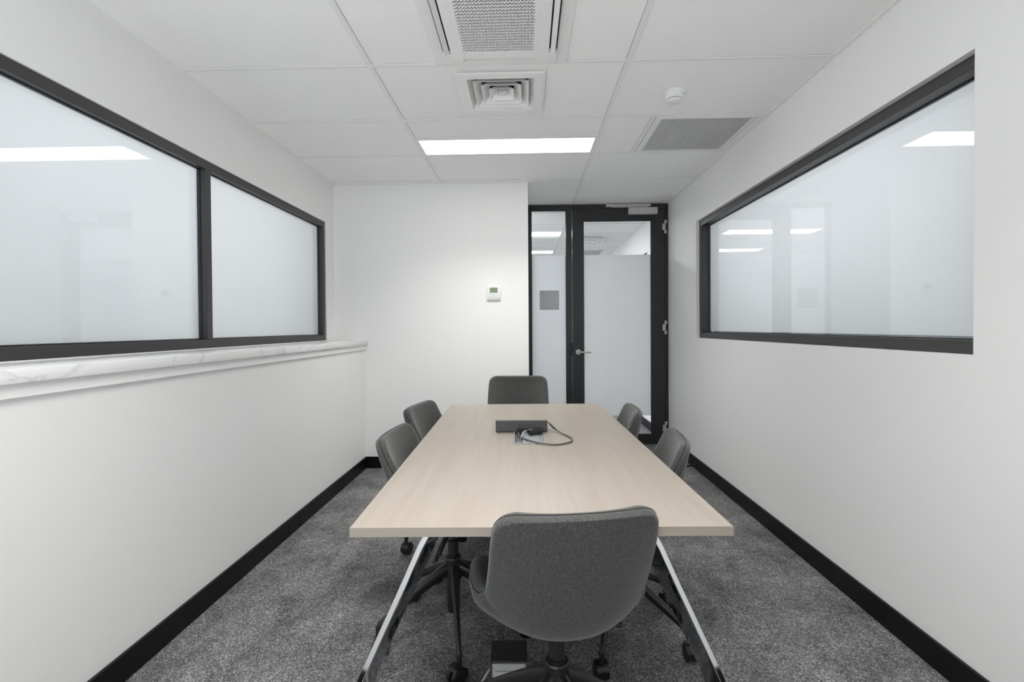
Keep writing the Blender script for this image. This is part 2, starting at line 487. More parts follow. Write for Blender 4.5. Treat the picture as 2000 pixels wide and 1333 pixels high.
# skirtings
def skirting(name, boards, label, axis):
    root = None
    for (x0, x1, y0, y1) in boards:
        o = bx(name if root is None else 'skirting_board', x0, x1, y0, y1, 0.0005, 0.098, M['base'], root, 0.001, 1)
        if root is None:
            root = o; tag(o, label, 'skirting', kind='structure')
K = 0.012
skirting('baseboard_left', [(XLL, XLL + K, YREAR, 2.9), (XLL, XLL + K, 2.902, YB - K - .0015)], 'black skirting along the left wall', 'y')
skirting('baseboard_right', [(XR - K, XR, YREAR, 4.19), (XR - K, XR, 4.192, YD)], 'black skirting along the right wall', 'y')
skirting('baseboard_back', [(XLL, XRET + 0.001, YB - K, YB)], 'black skirting along the back wall', 'x')
skirting('baseboard_hall', [(XR - K, XR, YD + .06, 7.2), (XR - K, XR, 7.202, YEND), (XCL, XR - K, YEND - K, YEND)], 'black skirting in the hallway beyond the door', 'y')

# marble sill and apron on the left wall
sl = bx('window_sill', XL - 0.002, XLL + 0.030, LW[0] - 0.9, YB - 0.001, 1.0605, 1.1005, M['marble'], None, 0.004, 2)
tag(sl, 'white marble sill with grey veins below the left window', 'sill', kind='structure')
b = MB(); b.box(XLL - 0.02, XLL + 0.014, LW[0] - 0.9, YB - 0.001, 1.0215, 1.0605)
tag(b.obj('trim_5', M['wall']), 'white painted apron strip under the marble sill', 'trim', kind='structure')

# ------------------------------------------------------------------ side windows
def side_window(name, label, xw, side, y0, y1, mull, rec, depth, z0=WZ0, z1=WZ1, fw=0.045, gap=0.006, glass=True):
    """xw wall face, side +1 for the right wall, -1 for the left; frame recessed by rec, glass a further depth back"""
    def X(d): return xw + side * d
    def bar(nm, d0, d1, a0, a1, c0, c1, par):
        p, q = sorted((X(d0), X(d1)))
        return bx(nm, p, q, a0, a1, c0, c1, M['frame'], par, 0.0015, 1)
    root = thing(name, label, 'window', (0, 0, 0), kind='structure')
    g = depth
    e = 0.001
    step = 0.014
    # outer rails with a stepped inner bead
    for nm, a0, a1, c0, c1 in (('head_rail', y0 + e, y1 - e, z1 - fw, z1 - e), ('sill_rail', y0 + e, y1 - e, z0 + e, z0 + fw),
                               ('jamb', y0 + e, y0 + fw, z0 + fw, z1 - fw), ('jamb', y1 - fw, y1 - e, z0 + fw, z1 - fw)):
        bar(nm, rec, rec + g + 0.02, a0, a1, c0, c1, root)
    ed = [y0 + fw] + [q for mm in mull for q in (mm - 0.022, mm + 0.022)] + [y1 - fw]
    for mm in mull: bar('mullion', rec, rec + g + 0.02, mm - 0.022, mm + 0.022, z0 + fw, z1 - fw, root)
    for i in range(0, len(ed), 2):
        a0, a1 = ed[i], ed[i + 1]
        bz = MB(); p, q = sorted((X(rec + g - 0.012), X(rec + g))); t = 0.005
        bz.box(p, q, a0, a1, z1 - fw - t, z1 - fw); bz.box(p, q, a0, a1, z0 + fw, z0 + fw + t)
        bz.box(p, q, a0, a0 + t, z0 + fw + t, z1 - fw - t); bz.box(p, q, a1 - t, a1, z0 + fw + t, z1 - fw - t)
        bz.obj('glazing_bead', M['doorframe'], root)
        p, q = sorted((X(rec + g), X(rec + g + 0.006)))
        pane = bx('pane', p, q, a0, a1, z0 + fw, z1 - fw, M['glass'], root)
        p, q = sorted((X(rec + g + 0.0062), X(rec + g + 0.0072)))
        f = bx('frosted_film', p, q, a0, a1, z0 + fw + gap, z1 - fw, M['film'], pane)
        f['label'] = 'white frosted film on the glass'
    return root
side_window('window_1', 'long left window of frosted panes in a charcoal frame above the marble sill', XL, -1, LW[0], LW[1], [2.512], 0.008, 0.040)
side_window('window_2', 'wide frosted window recessed in the right wall, reflecting the ceiling lights', XR, 1, RW[0] - 0.045, RW[1], [], 0.026, 0.070, gap=0.0115)
side_window('window_4', 'frosted hallway window with a charcoal frame beyond the door', XR, 1, 5.80, 8.4, [], 0.01, 0.05)

# ------------------------------------------------------------------ door, sidelight
FD0, FD1 = YD, YD + 0.06
fr = MB()
fr.box(XRET + .001, 0.057, FD0, FD1, 0, H); fr.box(0.410, 0.466, FD0, FD1, 0, H); fr.box(1.399, XR - .001, FD0, FD1, 0, H)
fr.box(0.057, 0.410, FD0, FD1, 2.380, H); fr.box(0.466, 1.399, FD0, FD1, 2.386, H)
fr.box(0.057, 0.410, FD0, FD1, 0, 0.10)
tag(fr.obj('trim_6', M['doorframe'], None, 0.0015, 1), 'black metal frame around the door and its side window', 'door frame', kind='structure')
sd = thing('window_3', 'narrow side window left of the door, frosted below a clear band', 'window', (0, 0, 0), kind='structure')
pane = bx('pane', 0.057, 0.410, YD + .034, YD + .040, 0.10, 2.380, M['door_glass'], sd)
bx('frosted_film', 0.057, 0.410, YD + .0330, YD + .0338, 0.106, 1.927, M['door_film'], pane)['label'] = 'white frosted film up to head height'
b = MB(); t = 0.006
for a0, a1, c0, c1 in ((.057, .057 + t, .1, 2.38), (.410 - t, .410, .1, 2.38), (.057 + t, .410 - t, .1, .1 + t), (.057 + t, .41 - t, 2.38 - t, 2.38)):
    b.box(a0, a1, YD + .022, YD + .034, c0, c1)
b.obj('glazing_bead', M['black'], sd)
dr = thing('door_1', 'black framed glass door with frosted panel and silver lever handle', 'door', (0, 0, 0), kind='structure')
L0, L1, LB, LTp = 0.4705, 1.3955, 0.012, 2.3825
g0, g1, gb, gt = 0.581, 1.262, 0.112, 2.268
for nm, x0, x1, z0, z1 in (('stile', L0, g0, LB, LTp), ('stile', g1, L1, LB, LTp), ('top_rail', g0, g1, gt, LTp), ('bottom_rail', g0, g1, LB, gb)):
    bx(nm, x0, x1, YD + 0.002, YD + 0.046, z0, z1, M['doorframe'], dr, 0.0012, 1)
b = MB()
b.box(g0, g0 + t, YD + .014, YD + .024, gb, gt); b.box(g1 - t, g1, YD + .014, YD + .024, gb, gt)
b.box(g0 + t, g1 - t, YD + .014, YD + .024, gb, gb + t); b.box(g0 + t, g1 - t, YD + .014, YD + .024, gt - t, gt)
b.obj('glazing_bead', M['black'], dr)
pane = bx('pane', g0, g1, YD + .024, YD + .030, gb, gt, M['door_glass'], dr)
bx('frosted_film', g0, g1, YD + .0230, YD + .0238, 0.302, 1.927, M['door_film'], pane)['label'] = 'white frosted film between two clear bands'
b = MB(); b.lathe([(.0, 0), (.022, 0), (.026, .003), (.026, .010), (.0, .010)][1:4], 24, Matrix.Translation((.526, YD + .002, .949)) @ Matrix.Rotation(PI / 2, 4, 'X'))
rose = b.obj('handle_rose', M['steel'], dr, smooth=35)
b = MB(); b.tube([(.526, YD - .006, .949), (.526, YD - .040, .949), (.530, YD - .050, .949), (.540, YD - .054, .949), (.648, YD - .054, .948)], .0085, 12)
b.obj('lever_handle', M['steel'], rose, smooth=40)['label'] = 'satin steel lever'
def hinge(zc):
    b = MB()
    b.box(1.367, 1.388, YD - .010, YD + .002, zc - .032, zc + .032)
    b.box(1.386, 1.397, YD - .016, YD, zc - .068, zc + .068)
    b.box(1.397, 1.411, YD - .012, YD, zc + .034, zc + .066); b.box(1.397, 1.411, YD - .012, YD, zc - .066, zc - .036)
    b.obj('hinge', M['silver'], dr, 0.0015, 1)['label'] = 'silver hinge'
for zc in (2.198, 1.191, 0.179): hinge(zc)
cb = bx('closer_body', 1.024, 1.311, YD - .048, YD + .002, 2.320, 2.386, M['silver'], dr, 0.002, 1)
cb['label'] = 'silver door closer box'
ct = bx('closer_track', 0.806, 1.249, YD - .022, YD, 2.401, 2.4285, M['silver'], cb, 0.0015, 1)
b = MB(); b.tube([(1.215, YD - .03, 2.384), (1.215, YD - .03, 2.398)], .006, 8); b.tube([(1.215, YD - .026, 2.396), (.86, YD - .016, 2.398)], .0045, 8)
b.obj('closer_arm', M['silver'], cb, smooth=40)
b = MB(); b.box(.437, .468, YD - .006, YD + .001, .905, 1.040); b.box(.446, .469, YD - .0075, YD - .006, .945, 1.015)
b.obj('strike_plate', M['black_gloss'], dr, 0.001, 1)
# blank grey sign on the side window
b = MB(); hw = .0985; r = .006; pts = []
for cx, cz, a in ((hw - r, hw - r, 0), (-hw + r, hw - r, 90), (-hw + r, -hw + r, 180), (hw - r, -hw + r, 270)):
    for q in range(5):
        an = math.radians(a + q * 22.5); pts.append((cx + r * math.cos(an), cz + r * math.sin(an)))
b.sweep([[(x, 0, z) for x, z in pts], [(x, -.0025, z) for x, z in pts]])
o = b.obj('sign_panel', M['sign']); o.location = (.238, YD + .0329, 1.4755)
tag(o, 'blank grey square sign stuck on the narrow side window', 'sign')

# ------------------------------------------------------------------ wall controller
tc = thing('thermostat', 'white air conditioning controller with green screen on the back wall', 'thermostat', (-.2725, YB, 1.4955))
bx('housing', -.058, .058, -.019, 0, -.057, .057, M['plastic'], tc, .003, 2)
bx('screen', -.033, .033, -.0202, -.0188, .001, .044, M['lcd'], tc)['label'] = 'green liquid crystal screen'
b = MB()
for x0, x1, z0, z1 in ((-.010, .008, .047, .050), (-.042, -.030, -.013, -.010), (-.026, -.018, -.013, -.010), (.030, .036, -.013, -.010), (-.042, -.030, -.043, -.038), (.028, .040, -.042, -.038), (-.004, .004, -.024, -.020), (-.003, .003, -.041, -.037)):
    b.box(x0, x1, -.0196, -.0188, z0, z1)
b.obj('key_marks', M['greymark'], tc)['kind'] = 'stuff'
b = MB(); b.tube([(.020 * math.cos(a * PI / 12), -.0188, -.029 + .018 * math.sin(a * PI / 12)) for a in range(24)], .0009, 6, closed=True)
b.obj('dial_ring', M['plastic_shade'], tc)

# ------------------------------------------------------------------ ceiling lights
def light_panel(x0, x1, y0, y1, label, mat, group=None):
    t = thing('ceiling_light', label, 'ceiling light', ((x0 + x1) / 2, (y0 + y1) / 2, H), group=group)
    hx, hy = (x1 - x0) / 2, (y1 - y0) / 2; e = .013
    b = MB()
    b.box(-hx, hx, -hy, -hy + e, 0, .03); b.box(-hx, hx, hy - e, hy, 0, .03)
    b.box(-hx, -hx + e, -hy + e, hy - e, 0, .03); b.box(hx - e, hx, -hy + e, hy - e, 0, .03)
    b.obj('frame', M['white_gloss'], t)
    bx('diffuser', -hx + e, hx - e, -hy + e, hy - e, .004, .012, mat, t)
    return t
light_panel(TEE[0] + T, TEE[1] - T, 3.192, 3.478, 'bright white ceiling light panel over the far end of the table', M['lamp'])
yk = rows[3]
light_panel(TEE[0] + T, TEE[1] - T, yk + .318, yk + .588, 'bright white ceiling light panel overhead, nearest the camera', M['lamp'])
l3 = light_panel(-.72, .47, 6.27, 6.56, 'hallway ceiling light seen highest in the narrow side window', M['lamp_hall']); l3.location.z = H - .014
l4 = light_panel(-.72, .45, 7.82, 8.11, 'hallway ceiling light seen lowest in the narrow side window', M['lamp_hall']); l4.location.z = H - .014

hall_fill = light_panel(-1.59, -.41, 5.28, 5.57, 'added hallway light panel, out of view, brightening the film of the side window', M['lamp_hall']); hall_fill.location.z = H - .014  # added panel, kept out of view, to backlight the side window film
for hx_, hy_, hp_ in ((-.125, 6.415, 26.0), (-.135, 7.965, 7.0), (-1.0, 5.425, 26.0)):  # the last beam belongs to the added, unseen panel
    area('hall_beam', (hx_, hy_, H - .018), (0, 0, 0), 1.1, .25, hp_, (1.0, .99, .98))

# ------------------------------------------------------------------ air diffusers
def diffuser(x0, x1, y0, y1, label):
    cx, cy, h = (x0 + x1) / 2, (y0 + y1) / 2, (x1 - x0) / 2
    t = thing('air_diffuser', label, 'air vent', (cx, cy, H))
    t.scale = (1, (y1 - y0) / (x1 - x0), 1)
    def ring(name, lo, zl, hi, zh, th, mat, mi=None):
        b = MB(); a = []
        for s_, z in ((lo, zl), (hi, zh), (hi - th, zh), (lo - th, zl)):
            a.append([(-s_, -s_, z), (s_, -s_, z), (s_, s_, z), (-s_, s_, z)])
        vs = [p for q in a for p in q]; fs = []
        for i in range(4):
            i2 = (i + 1) % 4
            for j in range(4):
                j2 = (j + 1) % 4; fs.append((i * 4 + j, i * 4 + j2, i2 * 4 + j2, i2 * 4 + j))
        b.add(vs, fs); return b.obj(name, mat, t)
    ring('flange', h, -.006, h - .012, -.011, .042, M['white_gloss'])
    ring('cone', h - .044, -.009, h - .085, .032, .003, M['white_gloss'])
    for k, s_ in enumerate((h - .082, h - .120, h - .158)):
        ring('louvre', s_, -.009, s_ - .036, .028, .003, M['white_gloss'])
    ring('louvre', .026, .002, .012, .020, .003, M['plastic_shade'])
    bx('core_plate', -.02, .02, -.02, .02, .018, .022, M['silver'], t)
    b = MB(); k = h - .06
    b.box(-k, k, -k, k, .09, .094); b.box(-k, -k + .004, -k, k, .034, .09); b.box(k - .004, k, -k, k, .034, .09)
    b.box(-k, k, -k, -k + .004, .034, .09); b.box(-k, k, k - .004, k, .034, .09)
    b.obj('neck', M['dark'], t)  # coloured black so the gaps between louvres look deep in shade
    return t
diffuser(*DIF, 'square white four way air diffuser with nested louvres in the ceiling')
dc = diffuser(.66, 1.10, 6.66, 7.04, 'hallway air diffuser seen through the top of the door glass'); dc.location.z = H - .030

# ------------------------------------------------------------------ egg crate return grilles
def grille(x0, x1, y0, y1, cx0, cx1, cy0, cy1, label, pitch, ypitch, drop=0.0):
    t = thing('return_grille', label, 'air vent', ((x0 + x1) / 2, (y0 + y1) / 2, H - drop)); ox, oy = (x0 + x1) / 2, (y0 + y1) / 2
    b = MB(); z0, z1 = -.003, .014
    b.box(x0 - ox, cx0 - ox, y0 - oy, y1 - oy, z0, z1); b.box(cx1 - ox, x1 - ox, y0 - oy, y1 - oy, z0, z1)
    b.box(cx0 - ox, cx1 - ox, y0 - oy, cy0 - oy, z0, z1); b.box(cx0 - ox, cx1 - ox, cy1 - oy, y1 - oy, z0, z1)
    b.box(cx1 - ox + .018, cx1 - ox + .020, y0 - oy + .01, y1 - oy - .01, z0 - .001, z0, 1)
    b.obj('frame', [M['white_gloss'], M['greymark']], t)
    b = MB(); n = int((cx1 - cx0) / pitch)
    for i in range(1, n):
        x = cx0 - ox + (cx1 - cx0) * i / n; b.box(x - .0011, x + .0011, cy0 - oy, cy1 - oy, .0, .012)
    n = int((cy1 - cy0) / ypitch)
    for i in range(1, n):
        y = cy0 - oy + (cy1 - cy0) * i / n; b.box(cx0 - ox, cx1 - ox, y - .0008, y + .0008, .0, .012)
    o = b.obj('egg_crate_core', M['plastic_shade'], t); o['kind'] = 'stuff'
    bx('plenum_back', cx0 - ox - .004, cx1 - ox + .004, cy0 - oy - .004, cy1 - oy + .004, .045, .05, M['duct'], t)
    b = MB(); a0, a1, c0, c1 = cx0 - ox - .006, cx1 - ox + .006, cy0 - oy - .006, cy1 - oy + .006
    b.box(a0, a0 + .002, c0, c1, .014, .05); b.box(a1 - .002, a1, c0, c1, .014, .05); b.box(a0, a1, c0, c0 + .002, .014, .05); b.box(a0, a1, c1 - .002, c1, .014, .05)
    b.obj('plenum_side', M['duct'], t)
    return t
grille(.772, 1.404, 2.903, 3.477, .813, 1.340, 2.932, 3.452, 'grey egg crate return air grille in the ceiling by the right wall', .0105, .0125)
grille(.72, 1.36, 7.80, 8.40, .75, 1.24, 7.83, 8.37, 'hallway return air grille seen through the clear band of the door', .02, .02, .006)

# ------------------------------------------------------------------ ceiling cassette
ac = thing('air_conditioner', 'white square ceiling cassette air conditioner with grille and open flaps', 'air conditioner', ((AC[0] + AC[1]) / 2, (AC[2] + AC[3]) / 2, H))
hx, hy = (AC[1] - AC[0]) / 2, (AC[3] - AC[2]) / 2
def rect_ring(bm, ox, oy, ix, iy, z0, z1, sy=0):
    bm.box(-ox, -ix, -oy, oy, z0, z1); bm.box(ix, ox, -oy, oy, z0, z1)
    bm.box(-ix, ix, -oy, -iy, z0, z1); bm.box(-ix, ix, iy, oy, z0, z1)
b = MB(); rect_ring(b, hx, hy, hx - .052, hy - .030, -.006, .020); b.obj('panel_border', M['white_gloss'], ac, .002, 1)
iy = hy - .030; ix = hx - .052
# raised fascia between the flaps, with the slots left open
fz0, fz1 = -.020, .004
cx0, cx1 = -.158, .150          # grille core
gy0, gy1 = -.19, .186
b = MB()
sx = .075                          # flap slot width
b.box(-ix + .036, cx0, -iy, iy - .030, fz0, fz1); b.box(cx1, ix - .036, -iy, iy - .030, fz0, fz1)
b.box(cx0, cx1, gy1, iy - .036, fz0, fz1); b.box(cx0, cx1, -iy, gy0, fz0, fz1)
b.box(-ix, -ix + .036, iy - .068, iy, fz0, fz1); b.box(ix - .036, ix, iy - .068, iy, fz0, fz1)
b.box(-ix, -ix + .036, -iy, -iy + .068, fz0, fz1); b.box(ix - .036, ix, -iy, -iy + .068, fz0, fz1)
b.box(-ix + .036, -ix + .085, iy - .030, iy, fz0, fz1); b.box(ix - .085, ix - .036, iy - .030, iy, fz0, fz1)
b.obj('fascia', M['white_gloss'], ac, .0015, 1)
for x0, x1, y0_, y1_ in ((-ix, -ix + .036, -iy + .068, iy - .068), (ix - .036, ix, -iy + .068, iy - .068), (-ix + .085, ix - .085, iy - .036, iy)):
    bx('outlet_slot_shade', x0, x1, y0_, y1_, .002, .006, M['dark'], ac)  # black plate puts the shade inside the slot into colour
for sgn in (-1, 1):
    b = MB(); xo = sgn * (ix - .002); xi = sgn * (ix - .031)
    sec = lambda y: [(xo, y, -.030), (xo, y, -.027), (xi, y, -.006), (xi, y, -.010)]
    sec2 = lambda y: [(sgn * (ix - .0085), y, -.026), (sgn * (ix - .0075), y, -.022), (sgn * (ix - .027), y, -.012), (sgn * (ix - .029), y, -.016)]
    b.sweep([sec2(-iy + .072), sec2(iy - .072)])
    b.obj('air_flap', M['plastic'], ac)
b = MB(); y = iy - .020
b.sweep([[(x, iy - .004, -.012), (x, iy - .002, -.008), (x, iy - .032, -.004), (x, iy - .034, -.008)] for x in (-ix + .088, ix - .088)])
b.obj('air_flap', M['plastic'], ac)
b = MB(); n = 23
for i in range(1, n):
    x = cx0 + (cx1 - cx0) * i / n; b.box(x - .0022, x + .0022, gy0, gy1, fz0, fz0 + .006)
n2 = 20
for i in range(1, n2):
    yy = gy0 + (gy1 - gy0) * i / n2; b.box(cx0, cx1, yy - .0030, yy + .0030, fz0, fz0 + .006)
o = b.obj('intake_grille', M['plastic'], ac); o['kind'] = 'stuff'
bx('filter', cx0 - .01, cx1 + .01, gy0 - .01, gy1 + .01, .006, .010, simple('filter_mesh', (0.42, 0.42, 0.41), .8, nscale=800, namp=.25), ac)
# rows of tiny dimples around the grille
b = MB()
for i in range(40):
    yy = gy0 + (gy1 - gy0) * i / 39
    for q in (.010, .020):
        for sx_ in (cx0 - q, cx1 + q): b.box(sx_ - .0012, sx_ + .0012, yy - .001, yy + .001, fz0 - .0002, fz0 + .0005)
for i in range(30):
    xx = cx0 + (cx1 - cx0) * i / 29
    for q in (.008, .018): b.box(xx - .0012, xx + .0012, gy1 + q - .001, gy1 + q + .001, fz0 - .0002, fz0 + .0005)
o = b.obj('dimples', M['plastic_shade'], ac); o['kind'] = 'stuff'

# ------------------------------------------------------------------ smoke detector
sm = thing('smoke_detector', 'round white smoke detector on the ceiling right of the diffuser', 'smoke detector', (.787, 2.608, H + .003))
b = MB(); b.lathe([(.052, 0), (.052, -.010), (.050, -.013), (.047, -.014)], 32); b.obj('mounting_base', M['plastic'], sm, smooth=40)
b = MB(); b.lathe([(.047, -.014), (.047, -.024), (.040, -.036), (.037, -.038)], 32); b.obj('body', M['plastic'], sm, smooth=30)
b = MB(); b.lathe([(.034, -.037), (.034, -.041)], 32); b.obj('sensing_gap', M['dark'], sm)
b = MB(); b.lathe([(.037, -.041), (.037, -.045), (.030, -.052), (.012, -.054)], 32); b.obj('sensing_cap', M['plastic'], sm, smooth=40)
b = MB(); b.lathe([(.002, 0), (.002, .0008)], 10, Matrix.Translation((-.018, -.0445, -.011)) @ Matrix.Rotation(PI / 2, 4, 'X')); b.obj('indicator', M['black'], sm)

# ------------------------------------------------------------------ door stop on the right skirting
ds = thing('door_stop', 'black floor level door stop projecting from the right skirting', 'door stop', (XR - K, 4.125, .030))
b = MB(); b.tube([(0, 0, 0), (-.008, 0, 0)], .016, 16); b.obj('mounting_plate', M['black'], ds, smooth=40)
b = MB(); b.tube([(-.008, 0, 0), (-.062, 0, 0)], .0065, 12); b.obj('rod', M['black_gloss'], ds, smooth=40)
b = MB(); b.tube([(-.062, 0, 0), (-.076, 0, 0)], .0095, 14); b.obj('rubber_tip', M['black'], ds, smooth=40)

# ------------------------------------------------------------------ table
TZ = 0.734; TX, TY, TR = 0.0325, 1.141, 0.0234
tb = thing('conference_table', 'pale ash laminate meeting table on splayed polished metal legs', 'table', (TX, TY, 0), TR)
LT = 1.8406; WT = 0.45
b = MB(); b.box(-WT, WT, 0.0012, LT - .0012, TZ - .0225, TZ); b.obj('tabletop', M['wood'], tb, .0008, 1)
bx('edge_band', -WT, WT, 0, .0012, TZ - .0222, TZ - .0003, M['woodx'], tb); bx('edge_band', -WT, WT, LT - .0012, LT, TZ - .0222, TZ - .0003, M['woodx'], tb)
for x in (-.16, .12): bx('support_beam', x, x + .04, .12, LT - .12, TZ - .0625, TZ - .0235, M['black'], tb, .002, 1)
for yy in (.16, LT - .20): bx('cross_rail', -.34, .34, yy, yy + .04, TZ - .050, TZ - .0235, M['black'], tb, .002, 1)
def table_leg(sx, far):
    # blade leg: straight splay, then a bend to a vertical foot
    path = [(.235, TZ - .024), (.262, .66), (.30, .575), (.36, .445), (.41, .337), (.430, .285), (.441, .23), (.446, .16), (.449, .08), (.450, .004)]
    off = .034
    secs = []
    for i, (px, pz) in enumerate(path):
        q0 = path[max(i - 1, 0)]; q1 = path[min(i + 1, len(path) - 1)]
        d = Vector((q1[0] - q0[0], 0, q1[1] - q0[1])).normalized()
        nrm = Vector((-d.z, 0, d.x))       # outward
        if nrm.x < 0: nrm = -nrm
        hw_ = .0075
        dp = [.100, .100, .098, .095, .092, .090, .088, .086, .084, .084][i]
        # thin deep blade: slanted front edge, broad sides
        pr = [(-hw_, .002), (-hw_ + .001, 0), (-hw_ + .0025, 0), (hw_ - .001, .0095), (hw_, .012), (hw_, dp - .004), (hw_ - .003, dp), (-hw_ - .024, dp), (-hw_ - .026, dp - .004)]
        sec = []
        for u, v in pr:
            p = Vector((px + off, 0, pz)) + nrm * u
            z = min(max(p.z, .003), TZ - .0235)
            yv = .050 + v if not far else LT - .050 - v
            sec.append((sx * p.x, yv, z))
        secs.append(sec)
    b = MB(); b.sweep(secs); o = b.obj('leg', M['chrome'], tb, smooth=22)
    o['label'] = 'polished metal leg'
    y0_ = .045 if not far else LT - .105
    xx = sorted((sx * .225, sx * .365))
    bx('leg_bracket', xx[0], xx[1], y0_ + .01, y0_ + .075, TZ - .0285, TZ - .0226, M['black'], o, .001, 1)
    b = MB(); b.lathe([(.014, 0), (.014, .004)], 16, Matrix.Translation((sx * (.45 + off), (.076 if not far else LT - .076), 0))); b.obj('foot_glide', M['black'], o)
for sx in (-1, 1):
    for far in (False, True): table_leg(sx, far)

# ------------------------------------------------------------------ things on the table
Rz = lambda a: Matrix.Rotation(a, 4, 'Z')
# control panel seen from behind: a wedge
cp = thing('control_panel', 'dark graphite touch panel standing on the table, its back to the camera', 'touch panel', (-.023, 2.170, TZ), .022)
hwid = .1155
prof = [(0, .006), (.003, .0005), (.160, .0005), (.165, .003), (.165, .010), (.004, .0535), (0, .052)]
b = MB(); b.sweep([[(-hwid + .004 if z < .003 else -hwid, y, z) for y, z in prof], [(hwid - .004 if z < .003 else hwid, y, z) for y, z in prof]])
b.obj('housing', M['graphite'], cp, .0008, 1)
d = Vector((0, .161, -.0435)).normalized(); nz = Vector((0, .0435, .161)).normalized()
b = MB(); p0 = Vector((0, .004, .0535)) + d * .006 + nz * .0003; p1 = Vector((0, .165, .010)) - d * .006 + nz * .0003
b.sweep([[(x, *(p0)[1:]), (x, *(p1)[1:]), (x, *(p1 + nz * .0012)[1:]), (x, *(p0 + nz * .0012)[1:])] for x in (-hwid + .004, hwid - .004)])
b.obj('screen', M['black_gloss'], cp)
bx('cable_notch', -.020, .050, -.0008, .004, .001, .020, M['dark'], cp)
tx = bpy.data.curves.new('lettering', 'FONT'); tx.body = 'logitech'; tx.size = .0105; tx.extrude = .0003; tx.align_x = 'CENTER'
to = bpy.data.objects.new('lettering', tx); COL.objects.link(to)
dg = bpy.context.evaluated_depsgraph_get(); tm = bpy.data.meshes.new_from_object(to.evaluated_get(dg)); bpy.data.objects.remove(to)
tm.materials.clear(); tm.materials.append(M['mark'])
lo = link('lettering', tm, cp, (.002, -.0004, .0285)); lo.rotation_euler = (PI / 2, 0, 0)

# cable grommet let into the top
gr = thing('power_grommet', 'silver flush cable port set in the tabletop in front of the dark panel', 'cable port', (.0115, 1.954, TZ), .022)
b = MB(); w2 = .0645; gl = .235
b.box(-w2, -w2 + .006, 0, gl, .0003, .0035); b.box(w2 - .006, w2, 0, gl, .0003, .0035); b.box(-w2 + .006, w2 - .006, 0, .006, .0003, .0042); b.box(-w2 + .006, w2 - .006, gl - .006, gl, .0003, .0035)
b.obj('surround', M['alu'], gr, .0008, 1)
bx('well', -w2 + .006, w2 - .006, .006, gl - .006, .0002, .0006, M['dark'], gr)
bx('lid', -.028, w2 - .018, .007, gl - .008, .0007, .0028, M['alu'], gr, .0006, 1)['label'] = 'brushed silver lid'
bx('lid_rail', w2 - .0165, w2 - .0075, .007, gl - .008, .0007, .0024, M['alu'], gr)
for k, yy in enumerate((.012, .062, .112)): bx('socket', -w2 + .009, -.031, yy, yy + .044, .0006, .0012, simple('socket_grey', (.10, .10, .105), .35), gr, .0003, 1)

# dongle
dn = thing('adapter', 'small black adapter box lying on the silver cable port', 'adapter', (.036, 2.118, TZ + .0035), .42)
b = MB(); b.box(-.0335, .0335, -.019, .019, .006, .024)
b.obj('body', M['black_gloss'], dn, .004, 3)
for x in (-.022, .020): bx('foot', x - .006, x + .006, -.014, .014, .0002, .0065, M['black'], dn, .001, 1)
bx('top_label', -.030, -.012, -.010, .010, .0240, .0243, M['graphite'], dn)

def spline(pts, n=8):
    pts = [Vector(p) for p in pts]; out = []
    for i in range(len(pts) - 1):
        p0, p1, p2, p3 = pts[max(i - 1, 0)], pts[i], pts[i + 1], pts[min(i + 2, len(pts) - 1)]
        for k in range(n):
            t = k / n
            out.append(0.5 * ((2 * p1) + (-p0 + p2) * t + (2 * p0 - 5 * p1 + 4 * p2 - p3) * t * t + (-p0 + 3 * p1 - 3 * p2 + p3) * t ** 3))
    return out + [pts[-1]]
cb_ = thing('usb_cable', 'dark grey cable looping from the panel side to the cable port', 'cable', (0, 0, TZ))
cr = .0032
path = [(.131, 2.160, .014), (.150, 2.128, .007), (.172, 2.085, cr + .001), (.187, 2.035, cr + .001), (.181, 1.985, cr + .001), (.155, 1.950, cr + .001), (.113, 1.928, cr + .001), (.063, 1.932, cr + .0045), (.015, 1.978, cr + .0045), (-.025, 2.045, cr + .0045), (-.036, 2.10, cr + .008), (-.032, 2.13, cr + .004)]
b = MB(); b.tube(spline(path), cr, 10); b.obj('cord', M['cable'], cb_, smooth=60)
b = MB(); b.tube([(.0955, 2.238, .034), (.104, 2.222, .031)], .0022, 8); b.tube([(.103, 2.224, .0315), (.106, 2.215, .029), (.121, 2.180, .019), (.124, 2.173, .017)], [.003, .0048, .0048, .0032], 12); b.tube([(.124, 2.173, .017), (.131, 2.160, .014)], [.0044, .0036], 10)
b.obj('plug', M['black'], cb_, smooth=40)
wc = thing('display_cable', 'pale looped cable from the small adapter into the cable port', 'cable', (0, 0, TZ))
b = MB(); b.tube(spline([(.006, 2.118, .017), (-.006, 2.112, .020), (-.016, 2.090, .016), (-.022, 2.060, .008), (-.026, 2.035, .005)]), .0022, 8); b.obj('cord', M['sign'], wc, smooth=60)

# ------------------------------------------------------------------ floor power box
pb = thing('floor_power_box', 'square floor power box with dark lid and white sockets under the table', 'power box', (-.0645, 1.650, 0), .02)
b = MB(); h_ = .0625
b.box(-h_, h_, -.055, .055, .0005, .006)
for x in (-h_, h_ - .003): b.box(x, x + .003, -.055, .055, .006, .1)
for x in (-h_ + .003, h_ - .006): b.box(x, x + .003, -.055, -.052, .006, .1)
b.box(-h_ + .003, h_ - .003, .052, .055, .006, .1); b.box(-h_ + .003, h_ - .003, -.055, -.052, .095, .1)
b.obj('casing', M['steel'], pb)
bx('lid', -h_ + .002, h_ - .002, -.053, .053, .1, .1025, M['smoke_glass'], pb, .0006, 1)['label'] = 'dark lid'
sp = bx('socket_plate', -h_ + .0075, h_ - .0075, -.0538, -.050, .010, .092, M['plastic'], pb)
b = MB(); b.box(-.045, .045, -.0542, -.0538, .068, .0692)
